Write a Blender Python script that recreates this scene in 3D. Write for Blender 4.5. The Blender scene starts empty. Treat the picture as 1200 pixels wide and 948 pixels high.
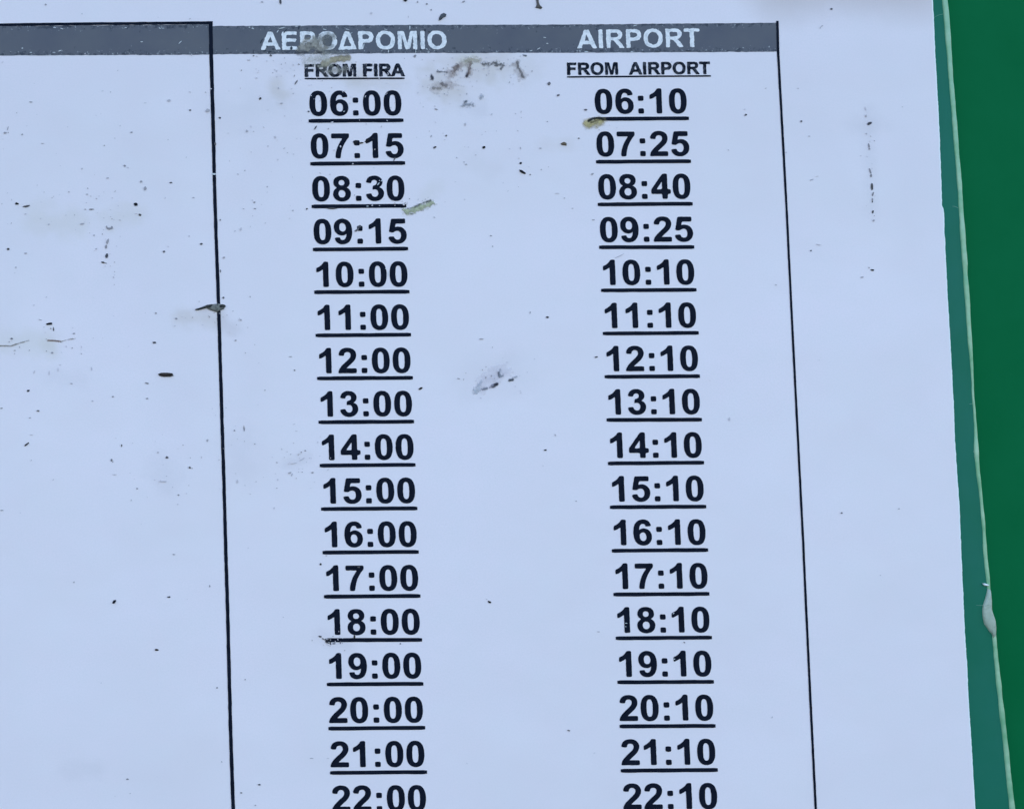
import bpy, math, random
import numpy as np
from mathutils import Matrix, Vector
from mathutils.geometry import tessellate_polygon
random.seed(7)
rng = np.random.default_rng(11)
C = bpy.context.scene.collection
sc = bpy.context.scene

# ------------------------------------------------------------------ camera, sky, sun, exposure
# Board plane: X right, Z up (metres), printed face at y = 0 facing -Y.
ROT = Matrix(((0.99997597, 0.00691897, -0.00042635),
              (-0.00687634, 0.99783972, 0.06533464),
              (0.00087748, -0.06533014, 0.99786332)))      # board mm (right, down, in) -> camera (right, down, forward)
CENTRE = (-247.9354, 31.9509, -514.0043)                   # camera position in board mm
cam = bpy.data.cameras.new('camera')
cam_o = bpy.data.objects.new('camera', cam); C.objects.link(cam_o)
def bw(v): return Vector((v[0], v[2], -v[1]))              # board axes -> world axes
r_, d_, f_ = (bw(ROT[i]) for i in range(3))
M = Matrix((r_, -d_, -f_)).transposed().to_4x4()
M.translation = bw(CENTRE) / 1000.0
cam_o.matrix_world = M
cam.sensor_fit = 'HORIZONTAL'; cam.sensor_width = 36.0
cam.lens = 2600.0 / 1200.0 * 36.0
cam.shift_x = (600.0 + 648.9488) / 1200.0
cam.shift_y = -(474.0 - 474.0228) / 1200.0
cam.clip_start = 0.02; cam.clip_end = 100.0
sc.camera = cam_o

SUN_EL = math.radians(48)
world = bpy.data.worlds.new('World'); sc.world = world; world.use_nodes = True
wn = world.node_tree; bg = wn.nodes['Background']
sky = wn.nodes.new('ShaderNodeTexSky'); sky.sky_type = 'NISHITA'; sky.sun_disc = False
sky.sun_elevation = SUN_EL; sky.sun_rotation = 0.0
sky.air_density = 1.0; sky.dust_density = 1.2; sky.ozone_density = 1.0
wn.links.new(sky.outputs[0], bg.inputs[0]); bg.inputs[1].default_value = 0.15
sun = bpy.data.lights.new('sun', 'SUN'); sun.energy = 3.0; sun.angle = math.radians(0.5); sun.color = (1, .95, .87)
sun_o = bpy.data.objects.new('sun', sun); C.objects.link(sun_o)
sun_o.rotation_euler = (-(math.pi / 2 - SUN_EL), 0, 0)     # from behind the board: its face is in the shade
sun_o.location = (0, 1, 1)
sc.view_settings.view_transform = 'Standard'; sc.view_settings.look = 'None'
sc.view_settings.gamma = 1.0; sc.view_settings.use_curve_mapping = False
sc.view_settings.exposure = 1.81

# ------------------------------------------------------------------ measuring: photo pixel -> board millimetres
HI = np.array([[0.1981940469005937, -0.0076075251164802685, -115.31046123514399],
               [0.0013657988352829974, 0.19853474958017012, -94.92495060218694],
               [-1.643647667193352e-07, 2.5187700215343296e-05, 0.9881596489579568]])
def mm(x, y):
    v = HI @ np.array([x, y, 1.0]); return v[0] / v[2], v[1] / v[2]
def mm_arr(P):
    P = np.asarray(P, float); v = np.c_[P, np.ones(len(P))] @ HI.T
    return v[:, :2] / v[:, 2:3]

# depths in mm (y, towards the board is +): printed face 0
Y_SHEET, Y_BAND, Y_INK, Y_INK2, Y_STAIN, Y_SPECK = 0.0, -.03, -.06, -.09, -.12, -.14
Y_PLATE, Y_PANEL = .70, 2.3

def deeper(P, d):
    """board position of a measured point that lies d mm behind the printed face"""
    k = (d - CENTRE[2]) / -CENTRE[2]
    return np.array(CENTRE[:2]) + (np.asarray(P) - np.array(CENTRE[:2])) * k
# ------------------------------------------------------------------ helpers
def link(name, verts, faces, mat, parent=None, smooth=False):
    me = bpy.data.meshes.new(name); me.from_pydata(verts, [], faces); me.update()
    if smooth:
        me.polygons.foreach_set('use_smooth', [True] * len(me.polygons))
    if mat: me.materials.append(mat)
    o = bpy.data.objects.new(name, me); C.objects.link(o)
    if parent: o.parent = parent
    return o
def tag(o, label=None, cat=None, group=None, kind=None):
    if label: o['label'] = label
    if cat: o['category'] = cat
    if group: o['group'] = group
    if kind: o['kind'] = kind
    return o
def thing(name, label, cat, group=None):
    o = bpy.data.objects.new(name, None); C.objects.link(o); o.empty_display_size = .02
    return tag(o, label, cat, group)
def V(X, Y, depth=0.0):
    return (X / 1000.0, depth / 1000.0, -Y / 1000.0)

def fill(loops, depth):
    """flat polygon with holes, facing -Y; loops in board mm"""
    pts = [[Vector((x, -y, 0)) for x, y in lp] for lp in loops]
    tris = tessellate_polygon(pts)
    flat = [p for lp in pts for p in lp]
    fs = []
    for a, b, c in tris:
        n = (flat[b] - flat[a]).cross(flat[c] - flat[a]).z
        if abs(n) < 1e-12: continue
        fs.append((a, b, c) if n > 0 else (a, c, b))
    return [(p.x / 1000, depth / 1000, p.y / 1000) for p in flat], fs

class Bag:
    def __init__(s): s.v = []; s.f = []; s.c = []
    def add(s, v, f, col=None):
        n = len(s.v); s.v += v; s.f += [tuple(i + n for i in q) for q in f]
        if col is not None: s.c += [col] * len(v)
    def build(s, name, mat, parent=None, smooth=False):
        o = link(name, s.v, s.f, mat, parent, smooth)
        if s.c:
            a = o.data.color_attributes.new('tint', 'FLOAT_COLOR', 'POINT')
            a.data.foreach_set('color', np.array(s.c, dtype=np.float32).ravel())
        return o

# value noise in numpy -------------------------------------------------
_tab = rng.random((256, 256))
def vnoise(x, y):
    xi = np.floor(x).astype(int); yi = np.floor(y).astype(int)
    fx = x - xi; fy = y - yi; fx = fx * fx * (3 - 2 * fx); fy = fy * fy * (3 - 2 * fy)
    g = lambda i, j: _tab[(xi + i) % 256, (yi + j) % 256]
    return (g(0, 0) * (1 - fx) + g(1, 0) * fx) * (1 - fy) + (g(0, 1) * (1 - fx) + g(1, 1) * fx) * fy
def fbm(x, y, o=3):
    t = 0; a = .5; n = 0
    for k in range(o):
        t = t + a * vnoise(x * 2 ** k + 17 * k, y * 2 ** k + 31 * k); n += a; a *= .5
    return t / n

# ------------------------------------------------------------------ materials
def mat(name, col, rough=.5, spec=.5, build=None):
    m = bpy.data.materials.new(name); m.use_nodes = True
    b = m.node_tree.nodes['Principled BSDF']
    b.inputs['Base Color'].default_value = (*col, 1); b.inputs['Roughness'].default_value = rough
    b.inputs['Specular IOR Level'].default_value = spec
    if build: build(m.node_tree, b)
    return m
def N(t, kind, **kw):
    n = t.nodes.new(kind)
    for k, v in kw.items(): setattr(n, k, v)
    return n
def noise(t, scale, detail=3, rough=.55, coords=None, dist=0):
    n = N(t, 'ShaderNodeTexNoise'); n.inputs['Scale'].default_value = scale
    n.inputs['Detail'].default_value = detail; n.inputs['Roughness'].default_value = rough
    n.inputs['Distortion'].default_value = dist
    if coords is None:
        coords = N(t, 'ShaderNodeNewGeometry').outputs['Position']
    t.links.new(coords, n.inputs['Vector'])
    return n.outputs['Fac']
def ramp(t, src, stops):
    r = N(t, 'ShaderNodeValToRGB'); e = r.color_ramp.elements
    while len(e) < len(stops): e.new(.5)
    for k, (p, c) in enumerate(stops):
        e[k].position = p; e[k].color = (c, c, c, 1) if not hasattr(c, '__len__') else (*c, 1)
    t.links.new(src, r.inputs['Fac']); return r.outputs['Color']
def mixc(t, fac, a, b):
    m = N(t, 'ShaderNodeMix', data_type='RGBA')
    for i, s in ((0, fac), (6, a), (7, b)):
        if hasattr(s, 'links'): t.links.new(s, m.inputs[i])
        elif hasattr(s, '__len__'): m.inputs[i].default_value = (*s[:3], 1)
        else: m.inputs[i].default_value = s
    return m.outputs[2]
def mathn(t, op, a, b):
    m = N(t, 'ShaderNodeMath', operation=op)
    for i, s in ((0, a), (1, b)):
        if hasattr(s, 'links'): t.links.new(s, m.inputs[i])
        else: m.inputs[i].default_value = s
    return m.outputs[0]
def bump(t, b, h, strength, dist):
    n = N(t, 'ShaderNodeBump'); n.inputs['Strength'].default_value = strength; n.inputs['Distance'].default_value = dist
    t.links.new(h, n.inputs['Height']); t.links.new(n.outputs[0], b.inputs['Normal'])

def _paper(t, b):
    c1 = mixc(t, ramp(t, noise(t, 28, 2, .5), [(.3, 0.), (.7, 1.)]), (.828, .735, .76), (.888, .778, .815))
    c2 = mixc(t, ramp(t, noise(t, 110, 3, .6), [(.35, 0.), (.75, .35)]), c1, (.80, .77, .775))
    c2 = mixc(t, ramp(t, noise(t, 2300, 2, .7), [(.35, 0.), (.65, .55)]), c2, (.80, .725, .745))
    grit = ramp(t, noise(t, 1500, 2, .6), [(.69, 0.), (.76, .22)])
    area = ramp(t, noise(t, 22, 3, .6), [(.45, 0.), (.65, 1.)])
    c3 = mixc(t, mathn(t, 'MULTIPLY', grit, area), c2, (.33, .32, .30))
    a = N(t, 'ShaderNodeAttribute', attribute_name='stain_shade')
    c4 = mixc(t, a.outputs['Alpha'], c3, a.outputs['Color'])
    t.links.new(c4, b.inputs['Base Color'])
    bump(t, b, mathn(t, 'ADD', noise(t, 35, 3, .5), mathn(t, 'MULTIPLY', noise(t, 9, 2, .5), 2.0)), .35, .0014)
    t.links.new(ramp(t, noise(t, 30, 3, .6), [(.3, .34), (.7, .52)]), b.inputs['Roughness'])
M_PAPER = mat('printed_sheet_face', (.8, .8, .79), .42, .42, _paper)
M_CUT = mat('cut_sheet_edge', (.86, .90, .88), .55, .5)
def _ink(t, b):
    f = ramp(t, noise(t, 420, 3, .6), [(.35, 0.), (.75, 1.)])
    c = mixc(t, f, (.0022, .0045, .013), (.007, .011, .024))
    w = ramp(t, noise(t, 1900, 2, .6), [(.74, 0.), (.80, .2)])
    t.links.new(mixc(t, w, c, (.20, .22, .25)), b.inputs['Base Color'])
M_INK = mat('black_ink', (.008, .011, .022), .5, .05, _ink)
def _small_ink(t, b):
    f = ramp(t, noise(t, 900, 3, .65), [(.45, 0.), (.72, 1.)])
    c = mixc(t, f, (.004, .007, .016), (.08, .085, .105))
    t.links.new(c, b.inputs['Base Color'])
M_SMALL = mat('worn_black_ink', (.012, .015, .03), .5, .05, _small_ink)
def _band(t, b):
    c = mixc(t, ramp(t, noise(t, 90, 3, .6), [(.3, 0.), (.7, 1.)]), (.108, .112, .138), (.132, .134, .150))
    at = N(t, 'ShaderNodeAttribute', attribute_name='edge')
    sp = noise(t, 1500, 4, .7, dist=.6)
    light = ramp(t, mathn(t, 'ADD', sp, mathn(t, 'MULTIPLY', at.outputs['Fac'], .12)), [(.70, 0.), (.76, 1.)])
    c = mixc(t, mathn(t, 'MULTIPLY', light, .65), c, (.55, .57, .58))
    dk = ramp(t, mathn(t, 'ADD', noise(t, 700, 4, .7), mathn(t, 'MULTIPLY', at.outputs['Fac'], .22)), [(.70, 0.), (.82, 1.)])
    c = mixc(t, mathn(t, 'MULTIPLY', dk, .75), c, (.035, .042, .06))
    t.links.new(c, b.inputs['Base Color'])
M_BAND = mat('grey_header_ink', (.14, .15, .165), .5, .12, _band)
def _wl(t, b):
    c = mixc(t, ramp(t, noise(t, 700, 4, .7), [(.45, 0.), (.75, 1.)]), (.86, .83, .82), (.50, .51, .53))
    t.links.new(c, b.inputs['Base Color'])
M_WHITE = mat('worn_white_letters', (.7, .71, .72), .5, .35, _wl)
def _plate(t, b):
    c = mixc(t, ramp(t, noise(t, 45, 3, .6), [(.3, 0.), (.7, 1.)]), (.008, .150, .086), (.014, .160, .108))
    t.links.new(c, b.inputs['Base Color'])
    bump(t, b, noise(t, 60, 2, .5), .2, .001)
M_PLATE = mat('teal_plastic', (.02, .13, .08), .3, .07, _plate)
def _bead(t, b):
    c = mixc(t, ramp(t, noise(t, 160, 3, .6), [(.3, 0.), (.7, 1.)]), (.11, .38, .18), (.33, .54, .35))
    t.links.new(c, b.inputs['Base Color'])
    bump(t, b, noise(t, 420, 4, .6), .3, .0003)
M_BEAD = mat('pale_green_rim', (.24, .5, .3), .22, .5, _bead)
def _blob(t, b):
    c = mixc(t, ramp(t, noise(t, 900, 3, .65), [(.58, 0.), (.70, 1.)]), (.36, .43, .34), (.16, .25, .18))
    t.links.new(c, b.inputs['Base Color'])
    bump(t, b, noise(t, 300, 4, .6), .6, .0006)
M_BLOB = mat('cloudy_glue', (.4, .47, .37), .3, .5, _blob)
def _panel(t, b):
    c = mixc(t, ramp(t, noise(t, 40, 4, .6), [(.3, 0.), (.7, 1.)]), (.0014, .128, .039), (.0032, .142, .047))
    c = mixc(t, ramp(t, noise(t, 1600, 3, .7), [(.66, 0.), (.80, .10)]), c, (.10, .20, .14))
    t.links.new(c, b.inputs['Base Color'])
    bump(t, b, noise(t, 300, 3, .5), .06, .0005)
M_PANEL = mat('green_paint', (.004, .127, .04), .5, .02, _panel)
def _tint(t, b):
    a = N(t, 'ShaderNodeAttribute', attribute_name='tint'); t.links.new(a.outputs['Color'], b.inputs['Base Color'])
M_SPECK = mat('dirt_grain', (.02, .02, .02), .8, .15, _tint)
def _smear(t, b):
    a = N(t, 'ShaderNodeAttribute', attribute_name='tint')
    t.links.new(a.outputs['Color'], b.inputs['Base Color']); t.links.new(a.outputs['Alpha'], b.inputs['Alpha'])
M_SMEAR = mat('dried_smear', (.3, .3, .25), .8, .15, _smear)
M_CHIP = mat('white_plastic_chip', (.92, .93, .93), .3, .5)

# ------------------------------------------------------------------ green panel behind, plate, rim
board = thing('notice_board', 'plain glossy green painted board behind the timetable sheet', 'board')
def slab(name, x0, x1, y0, y1, d0, d1, m, parent):
    v = [V(x, y, d) for d in (d0, d1) for x, y in ((x0, y0), (x1, y0), (x1, y1), (x0, y1))]
    return link(name, v, [(0, 3, 2, 1), (4, 5, 6, 7), (0, 1, 5, 4), (1, 2, 6, 5), (2, 3, 7, 6), (3, 0, 4, 7)], m, parent)
slab('board_face', -330, 330, -260, 260, Y_PANEL, Y_PANEL + 8, M_PANEL, board)

RIM = [(-45, 1103.2, 3.4), (0, 1107.8, 3.5), (50, 1111.5, 3.2), (118, 1117, 2.9), (180, 1121.8, 2.7), (237, 1126, 3.0), (300, 1130.2, 3.2), (356, 1134.2, 2.9),
       (400, 1136.8, 2.6), (440, 1139.6, 1.5), (474, 1141.4, 1.4), (500, 1143.2, 2.0), (530, 1144.4, 2.8), (550, 1146, 2.2), (593, 1151.2, 1.9), (620, 1153.4, 2.1), (650, 1155.2, 2.4),
       (684, 1158.6, 2.3), (705, 1159.6, 2.2), (722, 1162.2, 2.0), (745, 1165.4, 2.6), (770, 1167.6, 2.8), (798, 1170.6, 3.0), (869, 1178.2, 3.3), (948, 1186.6, 3.7), (1000, 1192, 3.8)]
ry = np.arange(-60, 1010, 3.0)
ra = np.array(RIM)
rx = np.interp(ry, ra[:, 0], ra[:, 1]); rw = np.interp(ry, ra[:, 0], ra[:, 2])
k = np.ones(5) / 5
rx = np.r_[rx[:2], np.convolve(rx, k, 'valid'), rx[-2:]]; rw = np.r_[rw[:2], np.convolve(rw, k, 'valid'), rw[-2:]]
rx += (vnoise(ry / 22, ry * 0 + 3.3) - .5) * .7 + (fbm(ry / 6, ry * 0 + 6.1) - .5) * .3; rw *= 1 + (fbm(ry / 16, ry * 0 + 9.1) - .5) * .4
rim = deeper(mm_arr(np.c_[rx, ry]), Y_PLATE - .1)
# continue the rim straight past the frame
d0 = (rim[0] - rim[20]) / np.linalg.norm(rim[0] - rim[20]); d1 = (rim[-1] - rim[-21]) / np.linalg.norm(rim[-1] - rim[-21])
rim = np.vstack([rim[0] + d0 * 60, rim, rim[-1] + d1 * 60]); rw = np.r_[rw[0], rw, rw[-1]] / 5.4

plate = thing('backing_plate', 'teal green plastic backing plate with a pale rim along the right of the white sheet', 'plate')
xl = -262.0
v = []; n = len(rim)
for d in (Y_PLATE, Y_PANEL - .25):
    v += [V(xl, y, d) for _, y in rim] + [V(x, y, d) for x, y in rim]
f = []
for i in range(n - 1):
    f.append((i, i + 1, n + i + 1, n + i))                       # front
    f.append((n + i, n + i + 1, 3 * n + i + 1, 3 * n + i))       # right edge
f += [(0, n, 3 * n, 2 * n), (n - 1, 3 * n - 1, 4 * n - 1, 2 * n - 1)]
link('plate_face', v, f, M_PLATE, plate)
# rim: a low rounded lip along the right edge
v, f = [], []; S = 9
for i in range(n):
    a = rim[max(i - 1, 0)]; b = rim[min(i + 1, n - 1)]; t_ = (b - a) / np.linalg.norm(b - a); nx = np.array([t_[1], -t_[0]])
    nx = nx if nx[0] > 0 else -nx
    for s in range(S):
        an = math.pi * s / (S - 1)
        p = rim[i] - nx * math.cos(an) * rw[i]
        v.append(V(p[0], p[1], Y_PLATE + .02 - math.sin(an) * rw[i] * .75))
    p = rim[i] + nx * rw[i]
    v.append(V(p[0], p[1], Y_PANEL - .05))
S1 = S + 1
for i in range(n - 1):
    for s in range(S1 - 1):
        f.append((i * S1 + s, (i + 1) * S1 + s, (i + 1) * S1 + s + 1, i * S1 + s + 1))
link('rim', v, f, M_BEAD, plate, True)
# pale lump of glue where the rim bulges
def dome(outline, depth, h, m, name, parent=None, rings=4, squash=.65, smooth=True, seed=0):
    P = deeper(mm_arr(outline), depth); c = P.mean(0); nn = len(P); v, f = [], []
    for r in range(rings):
        q = r / rings; s = 1 - q ** 1.6
        for p in P:
            w = c + (p - c) * (math.cos(q * math.pi / 2) ** squash)
            v.append(V(w[0], w[1], depth - h * math.sin(q * math.pi / 2)))
    v.append(V(c[0], c[1], depth - h))
    for r in range(rings - 1):
        for i in range(nn):
            j = (i + 1) % nn; f.append((r * nn + i, (r + 1) * nn + i, (r + 1) * nn + j, r * nn + j))
    for i in range(nn): f.append(((rings - 1) * nn + i, rings * nn, (rings - 1) * nn + (i + 1) % nn))
    # wind so that faces look towards -Y
    A = sum(P[i][0] * P[(i + 1) % nn][1] - P[(i + 1) % nn][0] * P[i][1] for i in range(nn))
    if A > 0: f = [tuple(reversed(q)) for q in f]
    f = [tuple(reversed(q)) for q in f]
    return link(name, v, f, m, parent, smooth)
GL = [(1157, 689), (1160, 690), (1161, 700), (1161, 712), (1163, 719), (1166, 728), (1167, 736), (1166.4, 746), (1163.5, 748), (1162, 742), (1159.6, 740.5), (1156.5, 735.5), (1153.2, 731), (1151.6, 724), (1151, 716), (1151.4, 710), (1154, 702), (1156, 695)]
tag(dome(GL, Y_PLATE - .02, .62, M_BLOB, 'glue_lump', None, 5, .35), 'pale cloudy lump of dried glue bulging on the rim of the teal plate', 'glue')
tag(dome([(1151, 683.8), (1153.5, 683.4), (1156.5, 684.2), (1159, 685), (1158, 686.6), (1154.5, 686.5)], Y_PLATE - .30, .35, M_CHIP, 'plastic_chip', None, 3, .6),
    'tiny bright white chip stuck on the pale rim just above the glue lump', 'chip')
# hair scratches on the teal strip
sb = Bag()
def stroke(bag, pts, w0, w1, depth, col):
    P = deeper(mm_arr(pts), depth); v = []; nn = len(P)
    for i, p in enumerate(P):
        t_ = P[min(i + 1, nn - 1)] - P[max(i - 1, 0)]; t_ /= np.linalg.norm(t_); nx = np.array([-t_[1], t_[0]])
        w = (w0 + (w1 - w0) * i / (nn - 1)) / 10.0
        v += [V(*(p - nx * w), depth), V(*(p + nx * w), depth)]
    f = [(2 * i, 2 * i + 2, 2 * i + 3, 2 * i + 1) for i in range(nn - 1)]
    q = [Vector(v[i]) for i in f[0][:3]]
    if (q[1] - q[0]).cross(q[2] - q[0]).y > 0: f = [tuple(reversed(a)) for a in f]
    bag.add(v, f, (*col, 1))
for pts, w in (([(1094.5, 21), (1098, 19), (1101, 17.8), (1105, 17)], .5), ([(1116, 242), (1119, 242.2), (1123, 244)], .7), ([(1144, 709), (1148, 709.2), (1152, 709)], .5),
               ([(1141.8, 524), (1141, 530)], .6), ([(1141.6, 534), (1143, 539)], 1.0), ([(1136, 473.5), (1140, 473)], .6)):
    stroke(sb, pts, w * .5, w, Y_PLATE - .04, (.16, .34, .26))
tag(sb.build('scratch', M_SPECK, plate), kind='stuff')

# ------------------------------------------------------------------ the timetable sheet
sheet = thing('timetable_sheet', 'white printed bus timetable sheet with two columns of underlined departure times', 'timetable')
EDGE = [(-45, 1091), (0, 1093.4), (32, 1095), (60, 1096.2), (90, 1098), (130, 1100), (160, 1101.4), (200, 1103), (234, 1104), (241, 1104), (245, 1105.8), (252, 1106.6), (262, 1107), (272, 1107), (280, 1107.6), (320, 1109.4), (356, 1111.3),
        (400, 1114), (440, 1116.2), (474, 1117.9), (500, 1118.8), (518, 1119.4), (528, 1120.3), (540, 1121), (560, 1122.2), (572, 1123.2), (600, 1125), (640, 1126.6), (655, 1126.9), (664, 1127.9), (674, 1127.8), (690, 1128.8), (720, 1130), (740, 1131), (780, 1133.6),
        (820, 1135.4), (870, 1138.8), (900, 1140.4), (948, 1143.2), (1000, 1146)]
ea = np.array(EDGE); ey = np.arange(-45, 1000, 1.6); ex = np.interp(ey, ea[:, 0], ea[:, 1])
ex += (fbm(ey / 5, ey * 0 + 5.5, 3) - .5) * 1.1
edge = mm_arr(np.c_[ex, ey])
de0 = (edge[0] - edge[60]) / np.linalg.norm(edge[0] - edge[60]); de1 = (edge[-1] - edge[-61]) / np.linalg.norm(edge[-1] - edge[-61])
edge = np.vstack([edge[0] + de0 * 50, edge, edge[-1] + de1 * 50])
# body: a grid whose right border follows the torn-looking edge; faint stains and a painted dimming along the top are stored on its points
NX = 300; nE = len(edge)
us = np.linspace(0, 1, NX)
XL = -250.0
GX = XL + (edge[:, 0:1] - .28 - XL) * us[None, :]; GY = np.repeat(edge[:, 1:2], NX, 1)
verts = np.zeros((nE * NX, 3)); verts[:, 0] = GX.ravel() / 1000; verts[:, 2] = -GY.ravel() / 1000
idx = np.arange(nE * NX).reshape(nE, NX)
quads = np.stack([idx[:-1, :-1], idx[1:, :-1], idx[1:, 1:], idx[:-1, 1:]], -1).reshape(-1, 4)
me = bpy.data.meshes.new('paper')
me.vertices.add(len(verts)); me.vertices.foreach_set('co', verts.ravel())
me.loops.add(quads.size); me.loops.foreach_set('vertex_index', quads.ravel())
me.polygons.add(len(quads)); me.polygons.foreach_set('loop_start', np.arange(0, quads.size, 4)); me.update(calc_edges=True)
me.materials.append(M_PAPER)
paper = bpy.data.objects.new('paper', me); C.objects.link(paper); paper.parent = sheet

# stroke fields in photo-pixel measure --------------------------------
Hm = np.linalg.inv(HI)
def to_px(X, Y):
    w = Hm[2, 0] * X + Hm[2, 1] * Y + Hm[2, 2]
    return (Hm[0, 0] * X + Hm[0, 1] * Y + Hm[0, 2]) / w, (Hm[1, 0] * X + Hm[1, 1] * Y + Hm[1, 2]) / w
def field(px, py, strokes):
    """strokes: (points, radius, softness 0..1, colour, opacity, noise size, noise amount)"""
    col = np.zeros((len(px), 3)); al = np.zeros(len(px))
    for pts, r, soft, c, op, ns, na in strokes:
        d = np.full(len(px), 1e9)
        for (x0, y0), (x1, y1) in zip(pts[:-1], pts[1:]):
            dx, dy = x1 - x0, y1 - y0; L = dx * dx + dy * dy + 1e-9
            t = np.clip(((px - x0) * dx + (py - y0) * dy) / L, 0, 1)
            d = np.minimum(d, np.hypot(px - x0 - t * dx, py - y0 - t * dy))
        w = d / r + (fbm(px / ns + 40, py / ns + 70) - .5) * na
        a = np.clip((1 - w) / max(soft, .02), 0, 1); a = a * a * (3 - 2 * a) * op
        na_ = a + al * (1 - a)
        col = np.where(na_[:, None] > 1e-5, (np.array(c)[None] * a[:, None] + col * (al * (1 - a))[:, None]) / np.maximum(na_, 1e-5)[:, None], col)
        al = na_
    return col, al
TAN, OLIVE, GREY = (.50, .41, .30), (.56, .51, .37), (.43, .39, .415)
FAINT = [([(-30, 70), (700, 60), (1100, 90)], 260, 1, GREY, .11, 60, .6), ([(20, 260), (240, 330)], 190, 1, GREY, .07, 50, .8), ([(520, 92), (545, 82), (570, 80)], 34, 1, TAN, .34, 9, 1.1), ([(575, 78), (615, 80)], 26, 1, TAN, .20, 9, 1.0), ([(505, 100), (530, 112)], 22, 1, TAN, .24, 9, 1),  # first broad stroke paints dimmer light along the top into the sheet colour
         ([(545, 72), (552, 70)], 13, 1, OLIVE, .55, 6, .6), ([(500, 230), (512, 218)], 14, 1, OLIVE, .18, 8, .8),
         ([(322, 103), (330, 110)], 15, 1, TAN, .38, 8, 1.2), ([(300, 120), (345, 124)], 26, 1, GREY, .12, 12, 1), ([(420, 98), (460, 97)], 18, 1, TAN, .25, 8, 1.1),
         ([(335, 80), (350, 76)], 14, 1, GREY, .15, 8, 1), ([(375, 74), (420, 90)], 22, 1, TAN, .28, 8, .8),
         ([(215, 372), (252, 374)], 17, 1, TAN, .34, 10, .9), ([(262, 378), (272, 386)], 13, 1, (.45, .38, .36), .30, 8, .8),
         ([(45, 258), (90, 262)], 26, 1, OLIVE, .28, 12, 1.0), ([(130, 258), (155, 252)], 20, 1, OLIVE, .25, 10, 1.0), ([(5, 402), (55, 400)], 20, 1, OLIVE, .25, 10, .9), ([(57, 404), (62, 414)], 12, 1, OLIVE, .32, 8, .8),
         ([(552, 446), (600, 436)], 38, 1, GREY, .13, 14, .9), ([(580, 432), (590, 425)], 18, 1, GREY, .07, 9, 1),
         ([(548, 124), (560, 130)], 16, 1, GREY, .22, 7, 1), ([(185, 550), (200, 563)], 24, 1, GREY, .15, 9, 1), ([(280, 520), (285, 545)], 30, 1, GREY, .12, 10, 1), ([(340, 545), (356, 537)], 12, 1, GREY, .22, 6, 1.2),
         ([(910, -14), (990, -16), (1075, -14)], 50, 1, (.46, .36, .32), .60, 26, .3), ([(1018, 130), (1021, 250)], 12, 1, GREY, .14, 7, 1), ([(1000, 146), (1030, 146)], 16, 1, GREY, .12, 9, 1),
         ([(555, 188), (575, 200)], 20, 1, (.55, .48, .46), .16, 9, 1), ([(380, 745), (410, 755)], 14, 1, GREY, .18, 7, 1), ([(640, 170), (665, 170)], 12, 1, TAN, .16, 7, 1),
         ([(95, 446), (60, 440)], 16, 1, GREY, .10, 9, 1), ([(250, 130), (290, 140)], 24, 1, GREY, .10, 9, 1), ([(80, 905), (110, 902)], 18, 1, GREY, .12, 9, 1)]
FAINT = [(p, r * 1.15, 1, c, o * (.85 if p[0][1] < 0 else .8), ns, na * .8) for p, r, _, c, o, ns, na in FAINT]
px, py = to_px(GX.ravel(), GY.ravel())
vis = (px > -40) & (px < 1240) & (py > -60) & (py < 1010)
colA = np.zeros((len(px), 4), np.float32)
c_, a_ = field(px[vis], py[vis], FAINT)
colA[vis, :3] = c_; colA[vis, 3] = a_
at = me.color_attributes.new('stain_shade', 'FLOAT_COLOR', 'POINT'); at.data.foreach_set('color', colA.ravel())

# cut edge: the white core of the sheet, a narrow bevel down to the plate
v, f = [], []
for i, (x, y) in enumerate(edge):
    v += [V(x - .30, y, -.004), V(x - .06, y, -.004), V(x, y, .06), V(x - .02, y, Y_PLATE - .06)]
for i in range(nE - 1):
    for s in range(3): f.append((4 * i + s, 4 * i + 4 + s, 4 * i + 5 + s, 4 * i + 1 + s))
link('cut_edge', v, f, M_CUT, sheet)

# ------------------------------------------------------------------ printing
def rule(px_pts, half_px, name, m, depth, parent, jit=.10):
    P = np.array(px_pts, float)
    L = np.r_[0, np.cumsum(np.hypot(*np.diff(P, axis=0).T))]
    s = np.linspace(0, L[-1], max(2, int(L[-1] / 4)))
    x = np.interp(s, L, P[:, 0]); y = np.interp(s, L, P[:, 1])
    hw = np.interp(s, np.linspace(0, L[-1], len(half_px)), half_px)
    tx = np.gradient(x); ty = np.gradient(y); q = np.hypot(tx, ty); nx, ny = -ty / q, tx / q
    o = rng.random() * 99
    h1 = hw * (1 + (vnoise(s / 6, s * 0 + o) - .5) * 2 * jit); h2 = hw * (1 + (vnoise(s / 6, s * 0 + o + 7) - .5) * 2 * jit)
    A = mm_arr(np.c_[x + nx * h1, y + ny * h1]); B = mm_arr(np.c_[x - nx * h2, y - ny * h2])
    v = []
    for a, b in zip(A, B): v += [V(*a, depth), V(*b, depth)]
    f = [(2 * i, 2 * i + 2, 2 * i + 3, 2 * i + 1) for i in range(len(s) - 1)]
    q = [Vector(v[i]) for i in f[0][:3]]
    if (q[1] - q[0]).cross(q[2] - q[0]).y > 0: f = [tuple(reversed(a)) for a in f]
    return link(name, v, f, m, parent)

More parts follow.
